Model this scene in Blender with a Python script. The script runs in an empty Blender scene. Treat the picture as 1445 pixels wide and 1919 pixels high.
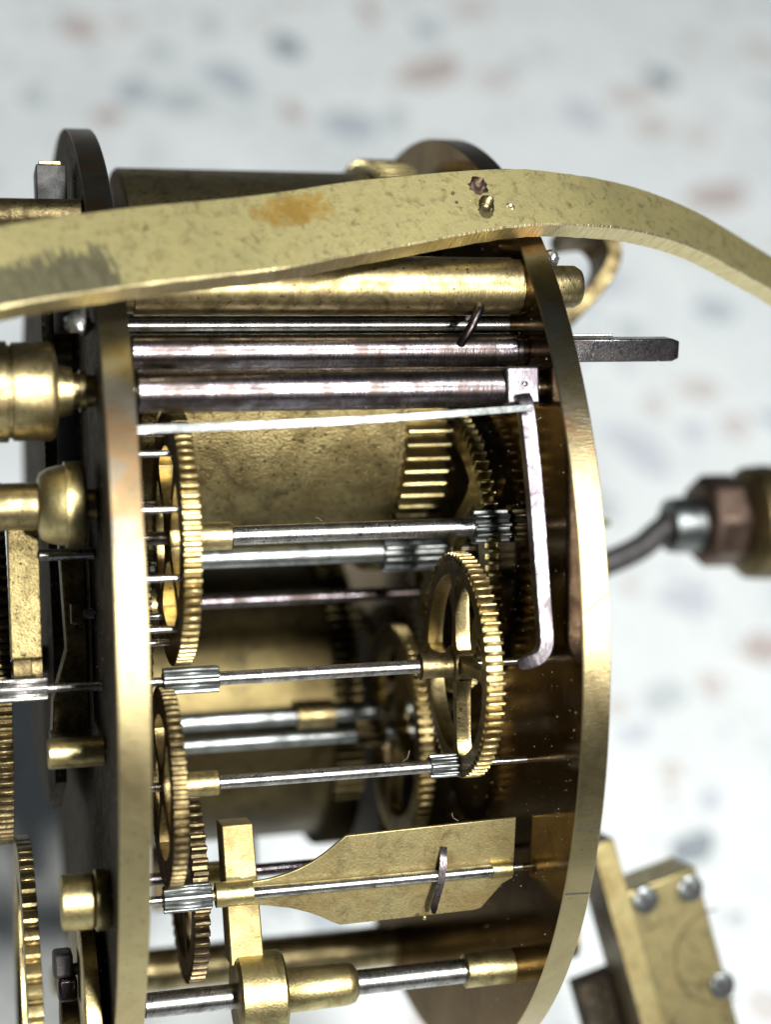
import bpy, math, random
from mathutils import Vector, Matrix

# ------------------------------------------------------------------ frame
# The movement is laid out in millimetres: u along its axis (left plate outer face = 0),
# v and w across it.  It is held above a terrazzo table by its strap and bracket;
# PITCH turns (v, w) into the upright world (Z up, table top at Z = 0, axis at Z = DROP).
R_PLATE = 45.0
U_IN_L, U_IN_R, T_PLATE = 2.27, 34.63, 2.27
DROP = 140.0
PITCH = math.radians(47)
SP, CP = math.sin(PITCH), math.cos(PITCH)
MM = 0.001

def world(u, v, w):
    return Vector((u, SP * v - CP * w, CP * v + SP * w + DROP)) * MM

def wdir(u, v, w):
    return Vector((u, SP * v - CP * w, CP * v + SP * w))

ROTX = math.pi / 2 - PITCH

# ------------------------------------------------------------------ camera
scn = bpy.context.scene
cam_d = bpy.data.cameras.new('camera')
cam = bpy.data.objects.new('camera', cam_d)
scn.collection.objects.link(cam)
scn.camera = cam
fwd = wdir(0.256650, -0.000147, -0.966504)
rgt = wdir(0.965983, -0.032805, 0.256516)
upv = wdir(0.031744, 0.999462, 0.008277)
m = Matrix((rgt, upv, -fwd)).transposed().to_4x4()
m.translation = world(-10.328, 8.300, 157.862)
cam.matrix_world = m
cam_d.sensor_fit = 'VERTICAL'
cam_d.sensor_height = 24.0
cam_d.lens = 3020.6 / 1919 * 24.0
cam_d.clip_start = 0.005
cam_d.clip_end = 20.0
cam_d.dof.use_dof = True
cam_d.dof.focus_distance = 0.131
cam_d.dof.aperture_fstop = cam_d.lens / 3.2

# ------------------------------------------------------------------ light
wd = bpy.data.worlds.new('World')
scn.world = wd
wd.use_nodes = True
bg = wd.node_tree.nodes['Background']
bg.inputs['Color'].default_value = (0.80, 0.90, 1.0, 1)
bg.inputs['Strength'].default_value = 0.05

def area_lamp(name, loc, target, size, power, color):
    d = bpy.data.lights.new(name, 'AREA')
    d.shape = 'DISK'
    d.size = size
    d.energy = power
    d.color = color
    o = bpy.data.objects.new(name, d)
    o.location = loc
    o.rotation_euler = (target - loc).to_track_quat('-Z', 'Y').to_euler()
    scn.collection.objects.link(o)
    return o

# small bright lamp held beside the lens
area_lamp('torch_lamp', world(34, -5, 168), world(34, -4, 0), 0.009, 0.36, (1.0, 0.98, 0.93))
# unseen overhead fill, added to brighten the table and shade the gaps
area_lamp('room_fill_lamp', Vector((0.27, -0.50, 1.25)), Vector((0.10, 0.12, 0.0)), 0.20, 20.0, (0.96, 0.99, 1.0))

scn.view_settings.view_transform = 'Standard'
scn.view_settings.look = 'None'
scn.view_settings.exposure = 0.2
scn.view_settings.gamma = 1.0
scn.view_settings.use_curve_mapping = False
scn.render.engine = 'CYCLES'

rnd = random.Random(7)

# ------------------------------------------------------------------ materials
class NT:
    def __init__(s, name):
        s.m = bpy.data.materials.new(name)
        s.m.use_nodes = True
        s.t = s.m.node_tree
        s.b = s.t.nodes['Principled BSDF']
    def n(s, typ, **kw):
        nd = s.t.nodes.new(typ)
        for k, v in kw.items():
            setattr(nd, k, v)
        return nd
    def link(s, a, b):
        s.t.links.new(a, b)
    def coords(s, scale=(1, 1, 1), kind='Object'):
        tc = s.n('ShaderNodeTexCoord')
        mp = s.n('ShaderNodeMapping')
        mp.inputs['Scale'].default_value = tuple(1000 * c for c in scale) if kind == 'Object' else scale
        s.link(tc.outputs[kind], mp.inputs['Vector'])
        return mp.outputs['Vector']
    def noise(s, vec, scale, detail=4, rough=0.6, dist=0.0):
        nd = s.n('ShaderNodeTexNoise')
        nd.inputs['Scale'].default_value = scale
        nd.inputs['Detail'].default_value = detail
        nd.inputs['Roughness'].default_value = rough
        nd.inputs['Distortion'].default_value = dist
        s.link(vec, nd.inputs['Vector'])
        return nd.outputs['Fac']
    def ramp(s, fac, stops):
        r = s.n('ShaderNodeValToRGB')
        el = r.color_ramp.elements
        while len(el) < len(stops):
            el.new(0.5)
        for e, (p, c) in zip(el, stops):
            e.position = p
            e.color = (c, c, c, 1) if not isinstance(c, tuple) else (*c, 1)
        s.link(fac, r.inputs['Fac'])
        return r.outputs['Color']
    def mix(s, fac, a, b):
        x = s.n('ShaderNodeMix', data_type='RGBA')
        for sock, val in ((x.inputs[0], fac), (x.inputs[6], a), (x.inputs[7], b)):
            if hasattr(val, 'is_linked'):
                s.link(val, sock)
            elif isinstance(val, tuple):
                sock.default_value = (*val, 1)
            else:
                sock.default_value = val
        return x.outputs[2]
    def math(s, op, a, b=0.0):
        x = s.n('ShaderNodeMath', operation=op)
        for sock, val in zip(x.inputs, (a, b)):
            if hasattr(val, 'is_linked'):
                s.link(val, sock)
            else:
                sock.default_value = val
        return x.outputs[0]
    def bump(s, h, strength, dist):
        bn = s.n('ShaderNodeBump')
        bn.inputs['Strength'].default_value = strength
        bn.inputs['Distance'].default_value = dist * MM
        s.link(h, bn.inputs['Height'])
        s.link(bn.outputs['Normal'], s.b.inputs['Normal'])

def metal(name, base, tarnish, rough=(0.3, 0.5), amount=(0.45, 0.68), scale=0.5,
          stretch=(1, 1, 1), grain=0.25, grain_scale=6.0, speck=None, metallic=1.0, tint=None, gb=0.06, grime=(0.28, 0.75)):
    """worn metal: base and tarnish in blotches, fine grain relief, dirt specks"""
    k = NT(name)
    vec = k.coords()
    gvec = k.coords(stretch)
    blot = k.noise(vec, scale, 6, 0.65, 0.6)
    fine = k.noise(gvec, grain_scale, 3, 0.6)
    mask = k.ramp(blot, [(amount[0], 0.0), (amount[1], 1.0)])
    col = k.mix(mask, base, tarnish)
    dark = k.ramp(fine, [(0.25, 0.72), (0.6, 1.0)])
    mul = k.n('ShaderNodeMix', data_type='RGBA', blend_type='MULTIPLY')
    mul.inputs[0].default_value = 0.6
    k.link(col, mul.inputs[6]); k.link(dark, mul.inputs[7])
    col = mul.outputs[2]
    if speck:
        sp = k.noise(vec, 2.2, 3, 0.7)
        sm = k.ramp(sp, [(speck[0], 0.0), (speck[0] + 0.06, 1.0)])
        col = k.mix(sm, col, speck[1])
    gr = k.noise(vec, grime[0], 5, 0.7, 1.5)
    gm = k.ramp(gr, [(0.50, 0.0), (0.72, grime[1])])
    col = k.mix(gm, col, tuple(c * 0.22 + 0.004 for c in tarnish))
    k.link(col, k.b.inputs['Base Color'])
    k.b.inputs['Metallic'].default_value = metallic
    mr = k.n('ShaderNodeMapRange')
    mr.inputs['From Min'].default_value = 0.3; mr.inputs['From Max'].default_value = 0.7
    mr.inputs['To Min'].default_value = rough[0]; mr.inputs['To Max'].default_value = rough[1]
    rsum = k.math('ADD', blot, k.math('MULTIPLY', k.math('SUBTRACT', fine, 0.5), 0.35))
    k.link(rsum, mr.inputs['Value'])
    k.link(mr.outputs['Result'], k.b.inputs['Roughness'])
    if tint:
        k.b.inputs['Specular Tint'].default_value = (*tint, 1)
    k.bump(fine, grain, gb)
    return k.m

M = {}
M['brass'] = metal('brass', (0.46, 0.385, 0.185), (0.27, 0.21, 0.095), (0.30, 0.48), (0.42, 0.68), scale=0.5, grain=0.4, grain_scale=5, speck=(0.68, (0.10, 0.075, 0.035)))
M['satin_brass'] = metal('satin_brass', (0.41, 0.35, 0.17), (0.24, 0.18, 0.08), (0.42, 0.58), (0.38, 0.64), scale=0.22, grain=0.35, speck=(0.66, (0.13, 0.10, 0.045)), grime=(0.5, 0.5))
M['gear_brass'] = metal('gear_brass', (0.38, 0.305, 0.145), (0.20, 0.145, 0.06), (0.27, 0.45), (0.4, 0.66), scale=0.5, grain=0.4, speck=(0.64, (0.05, 0.035, 0.018)))
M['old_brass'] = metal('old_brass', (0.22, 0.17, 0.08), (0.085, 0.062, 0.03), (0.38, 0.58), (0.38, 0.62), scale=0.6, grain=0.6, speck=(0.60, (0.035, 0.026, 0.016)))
M['shaded_rear_brass'] = metal('shaded_rear_brass', (0.085, 0.066, 0.029), (0.05, 0.037, 0.017), (0.42, 0.55), (0.4, 0.7), scale=0.1, grain=0.2)  # barrel brass darkened for depth: falloff and shade put into the colour
M['barrel_brass'] = metal('barrel_brass', (0.29, 0.235, 0.11), (0.16, 0.12, 0.05), (0.36, 0.54), (0.4, 0.66), scale=0.25, grain=0.9, grain_scale=5, speck=(0.59, (0.05, 0.038, 0.018)), gb=0.12)
M['pillar_brass'] = metal('pillar_brass', (0.38, 0.31, 0.155), (0.15, 0.115, 0.055), (0.28, 0.48), (0.38, 0.62), scale=0.5, stretch=(2.5, 0.4, 0.4), grain=0.35, grain_scale=4, speck=(0.61, (0.045, 0.033, 0.02)))
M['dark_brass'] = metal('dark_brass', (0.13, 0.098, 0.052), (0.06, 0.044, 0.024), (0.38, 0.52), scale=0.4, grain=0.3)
M['plate_face'] = metal('plate_face', (0.20, 0.14, 0.08), (0.12, 0.08, 0.045), (0.09, 0.19), (0.4, 0.7), scale=0.12, grain=0.05, speck=(0.66, (0.06, 0.045, 0.03)), tint=(0.72, 0.66, 0.58), grime=(0.15, 0.6))
M['dirty_face'] = metal('dirty_face', (0.055, 0.042, 0.026), (0.02, 0.016, 0.011), (0.55, 0.75), (0.4, 0.6), scale=0.6, grain=0.8, grain_scale=3, speck=(0.60, (0.14, 0.12, 0.085)), metallic=0.6, tint=(0.6, 0.55, 0.48))
M['steel'] = metal('steel', (0.37, 0.365, 0.355), (0.19, 0.175, 0.16), (0.22, 0.38), (0.42, 0.64), scale=0.7, stretch=(3, 0.3, 0.3), grain=0.35, grain_scale=4, speck=(0.63, (0.06, 0.045, 0.04)))
M['grey_steel'] = metal('grey_steel', (0.24, 0.255, 0.25), (0.13, 0.135, 0.13), (0.30, 0.45), scale=0.5, stretch=(0.15, 1, 1), grain=0.3, grain_scale=6)
M['dark_steel'] = metal('dark_steel', (0.150, 0.132, 0.144), (0.060, 0.048, 0.045), (0.18, 0.40), (0.40, 0.58), scale=0.45, stretch=(2.0, 0.4, 0.4), grain=0.3, grain_scale=4, speck=(0.62, (0.055, 0.035, 0.028)), grime=(0.35, 0.7))
M['square_steel'] = metal('square_steel', (0.17, 0.163, 0.168), (0.08, 0.072, 0.07), (0.22, 0.40), (0.4, 0.62), scale=0.5, grain=0.4, speck=(0.62, (0.04, 0.03, 0.03)))
M['lever_steel'] = metal('lever_steel', (0.235, 0.220, 0.235), (0.105, 0.090, 0.098), (0.28, 0.48), (0.40, 0.62), scale=0.6, stretch=(2, 0.4, 1), grain=0.6, grain_scale=4, speck=(0.62, (0.08, 0.05, 0.05)))
M['black_iron'] = metal('black_iron', (0.035, 0.032, 0.03), (0.018, 0.016, 0.014), (0.45, 0.65), grain=0.4, metallic=0.3)
M['solder'] = metal('solder', (0.55, 0.57, 0.57), (0.25, 0.26, 0.26), (0.25, 0.5), scale=1.5, grain=0.8, grain_scale=3)
M['copper'] = metal('copper', (0.135, 0.092, 0.07), (0.07, 0.046, 0.034), (0.42, 0.60), scale=0.2, grain=0.3)
M['nickel'] = metal('nickel', (0.21, 0.222, 0.218), (0.11, 0.118, 0.115), (0.3, 0.48), (0.4, 0.62), scale=0.5, grain=0.4)

def rim_material(name, up, ra, rb, tone_k):
    """filed brass rim; brown and grey tarnish patches grow toward the plate's top"""
    k = NT(name)
    vec = k.coords()
    tc = k.n('ShaderNodeSeparateXYZ'); k.link(vec, tc.inputs[0])
    blot = k.noise(vec, 0.16, 6, 0.65, 0.8)
    fine = k.noise(k.coords((0.35, 2.5, 2.5)), 4.0, 3, 0.6)
    tone = k.noise(vec, 0.10, 3, 0.6)
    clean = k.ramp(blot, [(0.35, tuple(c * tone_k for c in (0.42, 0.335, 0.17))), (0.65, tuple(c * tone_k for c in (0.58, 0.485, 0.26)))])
    stain = k.ramp(tone, [(0.36, (0.17, 0.14, 0.085)), (0.48, (0.26, 0.16, 0.08)), (0.55, (0.22, 0.21, 0.17)), (0.68, (0.20, 0.15, 0.06))])
    h = k.math('DIVIDE', k.math('SUBTRACT', tc.outputs[1], up), 18.0)
    amt = k.math('ADD', h, k.math('MULTIPLY', k.math('SUBTRACT', blot, 0.5), 2.4))
    col = k.mix(k.ramp(amt, [(0.0, 0.0), (0.55, 0.95)]), clean, stain)
    sp = k.noise(vec, 2.2, 3, 0.7)
    col = k.mix(k.ramp(sp, [(0.62, 0.0), (0.72, 0.75)]), col, (0.11, 0.08, 0.045))
    k.link(col, k.b.inputs['Base Color'])
    k.b.inputs['Metallic'].default_value = 1.0
    k.link(k.ramp(blot, [(0.3, ra), (0.7, rb)]), k.b.inputs['Roughness'])
    tg = k.n('ShaderNodeTangent', direction_type='RADIAL', axis='X')
    k.link(tg.outputs['Tangent'], k.b.inputs['Tangent'])
    k.b.inputs['Anisotropic'].default_value = 0.75
    k.b.inputs['Anisotropic Rotation'].default_value = 0.25
    k.bump(fine, 0.3, 0.05)
    return k.m
M['front_rim'] = rim_material('front_rim', 46.0, 0.46, 0.56, 0.92)
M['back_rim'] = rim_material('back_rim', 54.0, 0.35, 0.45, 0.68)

def dust_material():
    k = NT('dust')
    f = k.noise(k.coords(), 0.4, 2)
    k.link(k.ramp(f, [(0.35, (0.22, 0.18, 0.12)), (0.65, (0.42, 0.37, 0.28))]), k.b.inputs['Base Color'])
    k.b.inputs['Roughness'].default_value = 0.9
    return k.m
M['dust'] = dust_material()

def strap_material():
    """hand-finished brass band: freckles, an orange lacquer stain, a filed grey patch.
    UV is in mm: x along the band, y across it"""
    k = NT('strap_brass')
    uv = k.coords((1, 1, 1), 'UV')
    sep = k.n('ShaderNodeSeparateXYZ'); k.link(uv, sep.inputs[0])
    s, t = sep.outputs[0], sep.outputs[1]
    blot = k.noise(uv, 0.35, 6, 0.65, 0.5)
    base = k.ramp(blot, [(0.3, (0.40, 0.345, 0.15)), (0.7, (0.50, 0.435, 0.205))])
    fr = k.noise(uv, 1.1, 5, 0.75, 0.3)
    col = k.mix(k.ramp(fr, [(0.54, 0.0), (0.68, 0.8)]), base, (0.17, 0.13, 0.055))
    bl2 = k.noise(uv, 0.55, 3, 0.6, 1.2)
    col = k.mix(k.ramp(bl2, [(0.54, 0.0), (0.72, 0.4)]), col, (0.20, 0.155, 0.06))
    pit = k.noise(uv, 4.0, 2, 0.5)
    col = k.mix(k.ramp(pit, [(0.68, 0.0), (0.74, 0.8)]), col, (0.08, 0.06, 0.03))
    # orange lacquer stain
    dx = k.math('DIVIDE', k.math('SUBTRACT', s, 24.0), 4.0)
    dy = k.math('DIVIDE', k.math('SUBTRACT', t, 1.5), 1.5)
    d = k.math('ADD', k.math('MULTIPLY', dx, dx), k.math('MULTIPLY', dy, dy))
    d = k.math('ADD', d, k.math('MULTIPLY', k.math('SUBTRACT', k.noise(uv, 0.9, 4, 0.7), 0.5), 3.2))
    col = k.mix(k.ramp(d, [(0.1, 0.9), (0.5, 0.55), (0.75, 0.5), (0.95, 0.0)]), col, (0.36, 0.215, 0.04))
    # filed grey patch with ragged strokes, toward the left end
    st = k.n('ShaderNodeMapping'); k.link(uv, st.inputs['Vector'])
    st.inputs['Rotation'].default_value = (0, 0, math.radians(20))
    st.inputs['Scale'].default_value = (2.6, 0.35, 1)
    stroke = k.noise(st.outputs['Vector'], 1.0, 4, 0.7)
    edge = k.math('ADD', k.math('MULTIPLY', k.math('SUBTRACT', stroke, 0.5), 5.5), k.math('MULTIPLY', t, -1.0))
    edge = k.math('SUBTRACT', edge, -0.2)
    side = k.math('MULTIPLY', k.math('SUBTRACT', 8.2, s), 1.2)
    side = k.math('ADD', side, k.math('MULTIPLY', k.math('SUBTRACT', stroke, 0.5), 6.0))
    pm = k.math('MULTIPLY', k.ramp(edge, [(0.0, 0.0), (0.35, 1.0)]), k.ramp(side, [(0.0, 0.0), (0.5, 1.0)]))
    grey = k.ramp(stroke, [(0.35, (0.085, 0.08, 0.052)), (0.65, (0.18, 0.165, 0.10))])
    col = k.mix(k.math('MULTIPLY', pm, 0.9), col, grey)
    k.link(col, k.b.inputs['Base Color'])
    k.b.inputs['Metallic'].default_value = 0.92
    k.link(k.ramp(blot, [(0.3, 0.54), (0.7, 0.44)]), k.b.inputs['Roughness'])
    k.bump(k.math('ADD', fr, k.math('MULTIPLY', stroke, 0.5)), 0.25, 0.10)
    return k.m
M['strap'] = strap_material()
def strap_edge_material():
    k = NT('strap_edge')
    uv = k.coords((1, 1, 1), 'UV')
    mp = k.n('ShaderNodeMapping'); k.link(uv, mp.inputs['Vector'])
    mp.inputs['Rotation'].default_value = (0, 0, math.radians(-28))
    mp.inputs['Scale'].default_value = (5.0, 0.5, 1)
    st = k.noise(mp.outputs['Vector'], 1.0, 3, 0.7)
    k.link(k.ramp(st, [(0.3, (0.42, 0.34, 0.17)), (0.65, (0.66, 0.58, 0.34))]), k.b.inputs['Base Color'])
    k.b.inputs['Metallic'].default_value = 1.0
    k.b.inputs['Roughness'].default_value = 0.36
    k.bump(st, 0.6, 0.12)
    return k.m
M['strap_edge'] = strap_edge_material()

def terrazzo_material():
    k = NT('terrazzo')
    vec = k.coords()
    big = k.noise(vec, 0.03, 4)
    base = k.ramp(big, [(0.3, (0.70, 0.73, 0.72)), (0.7, (0.79, 0.81, 0.79))])
    vo = k.n('ShaderNodeTexVoronoi'); vo.inputs['Scale'].default_value = 0.28
    k.link(vec, vo.inputs['Vector'])
    pick = k.n('ShaderNodeSeparateColor'); k.link(vo.outputs['Color'], pick.inputs[0])
    near = k.ramp(vo.outputs['Distance'], [(0.22, 1.0), (0.30, 0.0)])
    chosen = k.ramp(pick.outputs[0], [(0.62, 0.0), (0.66, 0.7)])
    tint = k.ramp(pick.outputs[1], [(0.3, (0.40, 0.43, 0.46)), (0.6, (0.55, 0.50, 0.46)), (0.9, (0.25, 0.27, 0.30))])
    col = k.mix(k.math('MULTIPLY', near, chosen), base, tint)
    k.link(col, k.b.inputs['Base Color'])
    k.b.inputs['Roughness'].default_value = 0.35
    return k.m
M['terrazzo'] = terrazzo_material()
def chip_material(name, c):
    k = NT(name)
    f = k.noise(k.coords(), 0.5, 4)
    k.link(k.ramp(f, [(0.3, tuple(x * 0.8 for x in c)), (0.7, tuple(min(1, x * 1.15) for x in c))]), k.b.inputs['Base Color'])
    k.b.inputs['Roughness'].default_value = 0.32
    return k.m
CHIPS = {n: chip_material('chip_' + n, c) for n, c in dict(
    slate=(0.30, 0.33, 0.35), blue=(0.49, 0.53, 0.56), grey=(0.56, 0.59, 0.59), brown=(0.53, 0.46, 0.43),
    tan=(0.63, 0.59, 0.56), lilac=(0.58, 0.60, 0.63), pale=(0.68, 0.70, 0.69)).items()}

# ------------------------------------------------------------------ object helpers
def put(o, label=None, cat=None, group=None, kind=None):
    for k, v in (('label', label), ('category', cat), ('group', group), ('kind', kind)):
        if v:
            o[k] = v
    return o

def thing(name, pos, label, cat, group=None):
    o = bpy.data.objects.new(name, None)
    o.empty_display_size = 0.003
    o.location = world(*pos)
    o.rotation_euler = (ROTX, 0, 0)
    scn.collection.objects.link(o)
    o['_p'] = pos
    return put(o, label, cat, group)

def mesh_obj(name, verts, faces, mat, parent=None, pos=None, smooth=35, bevel=0.0, mats=None, fm=None, uv=None, seg=2):
    """verts in movement mm; with a parent they are stored relative to the parent's origin"""
    thing_o = parent
    if parent is not None:
        while thing_o.parent:
            thing_o = thing_o.parent
        org = thing_o['_p']
    else:
        org = pos
    me = bpy.data.meshes.new(name)
    me.from_pydata([((a - org[0]) * MM, (b - org[1]) * MM, (c - org[2]) * MM) for a, b, c in verts], [], faces)
    for mm_ in (mats or [mat]):
        me.materials.append(M[mm_] if isinstance(mm_, str) else mm_)
    if fm:
        for p, i in zip(me.polygons, fm):
            p.material_index = i
    if uv:
        lay = me.uv_layers.new(name='uv')
        for l in me.loops:
            lay.data[l.index].uv = uv[l.vertex_index]
    me.update()
    import bmesh
    bm = bmesh.new(); bm.from_mesh(me)
    bmesh.ops.recalc_face_normals(bm, faces=bm.faces)
    bm.to_mesh(me); bm.free()
    if smooth:
        me.polygons.foreach_set('use_smooth', [True] * len(me.polygons))
        me.set_sharp_from_angle(angle=math.radians(smooth))
    o = bpy.data.objects.new(name, me)
    scn.collection.objects.link(o)
    if parent is not None:
        o.parent = parent
    else:
        o.location = world(*pos)
        o.rotation_euler = (ROTX, 0, 0)
        o['_p'] = pos
    if bevel:
        b = o.modifiers.new('edge', 'BEVEL')
        b.width = bevel * MM; b.segments = seg; b.limit_method = 'ANGLE'; b.angle_limit = math.radians(38)
    return o

def lathe(profile, v, w, n=40):
    """profile: [(u, r)...] turned about the axis through (v, w)"""
    vs, fs = [], []
    for u, r in profile:
        for i in range(n):
            a = 2 * math.pi * i / n
            vs.append((u, v + r * math.sin(a), w + r * math.cos(a)))
    for k in range(len(profile) - 1):
        for i in range(n):
            j = (i + 1) % n
            fs.append((k * n + i, k * n + j, (k + 1) * n + j, (k + 1) * n + i))
    fs.append(tuple(range(n)))
    fs.append(tuple((len(profile) - 1) * n + i for i in range(n)))
    return vs, fs

def rod(name, u0, u1, r, v, w, mat, parent, n=32, bev=0.12):
    b = min(bev, r * 0.4, abs(u1 - u0) * 0.3)
    return mesh_obj(name, *lathe([(u0, r - b), (u0 + b, r), (u1 - b, r), (u1, r - b)], v, w, n), mat, parent, smooth=40)

def join(*parts):
    vs, fs = [], []
    for a, b in parts:
        k = len(vs)
        vs += a
        fs += [tuple(i + k for i in f) for f in b]
    return vs, fs

def tooth_loop(n, rr, rt, phase, fat=0.5, jit=0.0):
    """outline of a toothed wheel: list of (angle, radius), eight points a tooth"""
    pts = []
    p = 2 * math.pi / n
    for i in range(n):
        a = phase + i * p
        h = fat * p / 2
        dr = rnd.uniform(-jit, jit)
        for da, r in ((-0.5 * p, rr), (-h * 1.06, rr), (-h, rr + 0.62 * (rt - rr)), (-h * 0.62, rt - 0.06 * (rt - rr) + dr), (0, rt + dr),
                      (h * 0.62, rt - 0.06 * (rt - rr) + dr), (h, rr + 0.62 * (rt - rr)), (h * 1.06, rr)):
            pts.append((a + da, r))
    return pts

def gear_ring(u0, u1, v, w, n, rr, rt, rin, phase=0.0, fat=0.5, jit=0.0):
    """toothed ring, open in the middle unless rin is 0"""
    loop = tooth_loop(n, rr, rt, phase, fat, jit)
    N = len(loop)
    vs, fs = [], []
    for u in (u0, u1):
        vs += [(u, v + r * math.sin(a), w + r * math.cos(a)) for a, r in loop]
    fs += [(i, (i + 1) % N, N + (i + 1) % N, N + i) for i in range(N)]
    if rin:
        for u in (u0, u1):
            vs += [(u, v + rin * math.sin(a), w + rin * math.cos(a)) for a, r in loop]
        for i in range(N):
            j = (i + 1) % N
            fs += [(2 * N + i, 2 * N + j, 3 * N + j, 3 * N + i), (i, j, 2 * N + j, 2 * N + i), (N + i, N + j, 3 * N + j, 3 * N + i)]
    else:
        fs += [tuple(range(N)), tuple(range(N, 2 * N))]
    return vs, fs

def spoke(u0, u1, v, w, ang, r0, r1, wa, wb, flare=0.6):
    vs, fs = [], []
    K = 9
    for k in range(K):
        f = k / (K - 1)
        r = r0 + (r1 - r0) * f
        hw = wa + (wb - wa) * f + flare * (max(0, f - 0.75) / 0.25) ** 2 + flare * 0.6 * (max(0, 0.2 - f) / 0.2) ** 2
        for s in (-1, 1):
            for u in (u0, u1):
                vs.append((u, v + r * math.sin(ang) + s * hw * math.cos(ang), w + r * math.cos(ang) - s * hw * math.sin(ang)))
    for k in range(K - 1):
        a, b = 4 * k, 4 * k + 4
        fs += [(a, a + 1, b + 1, b), (a + 2, b + 2, b + 3, a + 3), (a, b, b + 2, a + 2), (a + 1, a + 3, b + 3, b + 1)]
    fs += [(0, 2, 3, 1), (4 * K - 4, 4 * K - 3, 4 * K - 1, 4 * K - 2)]
    return vs, fs

def wheel(u0, u1, v, w, n, rt, depth=0.75, rim=1.3, hub=1.9, spokes=4, sang=0.0, sw=(0.55, 0.42), phase=0.0, fat=0.5, solid=False, jit=0.02):
    rr = rt - depth
    rin = rr - rim
    parts = [gear_ring(u0, u1, v, w, n, rr, rt, rin, phase, fat, jit)]
    e = 0.03
    if solid:
        parts.append(lathe([(u0 + e, rin + 0.15), (u1 - e, rin + 0.15)], v, w, 48))
    else:
        parts.append(lathe([(u0 - e, hub), (u1 + e, hub)], v, w, 40))
        for i in range(spokes):
            parts.append(spoke(u0 + e, u1 - e, v, w, sang + 2 * math.pi * i / spokes, hub - 0.2, rin + 0.12, sw[0], sw[1]))
    return join(*parts)

def wheel_part(parent, mat, *a, name='wheel', bevel=0.05, **kw):
    return mesh_obj(name, *wheel(*a, **kw), mat, parent, smooth=30, bevel=bevel, seg=1)

def pinion_part(parent, u0, u1, v, w, n, rt, mat='grey_steel', depth=None, phase=0.0, fat=0.48):
    d = depth or rt * 0.38
    return mesh_obj('pinion', *gear_ring(u0, u1, v, w, n, rt - d, rt, 0, phase, fat), mat, parent, smooth=30, bevel=0.05, seg=1)

def box(c, half, ax=None):
    """box about c; ax = three orthonormal axes in (u, v, w)"""
    ax = ax or ((1, 0, 0), (0, 1, 0), (0, 0, 1))
    vs = []
    for i in (-1, 1):
        for j in (-1, 1):
            for k in (-1, 1):
                vs.append(tuple(c[q] + i * half[0] * ax[0][q] + j * half[1] * ax[1][q] + k * half[2] * ax[2][q] for q in range(3)))
    return vs, [(0, 1, 3, 2), (4, 6, 7, 5), (0, 4, 5, 1), (2, 3, 7, 6), (0, 2, 6, 4), (1, 5, 7, 3)]

def extrude(poly, frame_o, ex, ey, ez, d0, d1):
    """polygon (x, y) in a frame, thickened along ez"""
    N = len(poly)
    vs = []
    for d in (d0, d1):
        for x, y in poly:
            vs.append(tuple(frame_o[q] + x * ex[q] + y * ey[q] + d * ez[q] for q in range(3)))
    fs = [(i, (i + 1) % N, N + (i + 1) % N, N + i) for i in range(N)]
    fs += [tuple(range(N)), tuple(range(N, 2 * N))]
    return vs, fs

def catmull(pts, sub=8):
    P = [Vector(p) for p in pts]
    P = [2 * P[0] - P[1]] + P + [2 * P[-1] - P[-2]]
    out = []
    for i in range(1, len(P) - 2):
        for k in range(sub):
            t = k / sub
            a, b, c, d = P[i - 1], P[i], P[i + 1], P[i + 2]
            out.append(0.5 * ((2 * b) + (c - a) * t + (2 * a - 5 * b + 4 * c - d) * t * t + (3 * b - a - 3 * c + d) * t ** 3))
    out.append(P[-2])
    return out

def sweep(path, sect, normal=(0, 0, 1)):
    """sweep closed section sect(f) -> [(x, y)...] along path; x along the side vector, y along the normal"""
    vs, fs = [], []
    n = len(path)
    for i, p in enumerate(path):
        t = (path[min(i + 1, n - 1)] - path[max(i - 1, 0)]).normalized()
        nn = Vector(normal(i / (n - 1)) if callable(normal) else normal)
        nn = (nn - t * nn.dot(t)).normalized()
        side = nn.cross(t)
        s = sect(i / (n - 1))
        for x, y in s:
            vs.append(tuple(p + side * x + nn * y))
    K = len(s)
    for i in range(n - 1):
        for k in range(K):
            j = (k + 1) % K
            fs.append((i * K + k, i * K + j, (i + 1) * K + j, (i + 1) * K + k))
    fs += [tuple(range(K)), tuple((n - 1) * K + k for k in range(K))]
    return vs, fs

def circ(r, n=14):
    return [(r * math.cos(2 * math.pi * i / n), r * math.sin(2 * math.pi * i / n)) for i in range(n)]

def rect(a, b):
    return [(-a, -b), (a, -b), (a, b), (-a, b)]

def lump(c, r, seed, n=10, m_=7, amp=0.25):
    g = random.Random(seed)
    vs, fs = [], []
    for i in range(m_ + 1):
        ph = math.pi * i / m_
        for j in range(n):
            th = 2 * math.pi * j / n
            k = 1 + g.uniform(-amp, amp)
            vs.append((c[0] + r[0] * k * math.cos(ph), c[1] + r[1] * k * math.sin(ph) * math.sin(th), c[2] + r[2] * k * math.sin(ph) * math.cos(th)))
    for i in range(m_):
        for j in range(n):
            q = (j + 1) % n
            fs.append((i * n + j, i * n + q, (i + 1) * n + q, (i + 1) * n + j))
    return vs, fs

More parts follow.
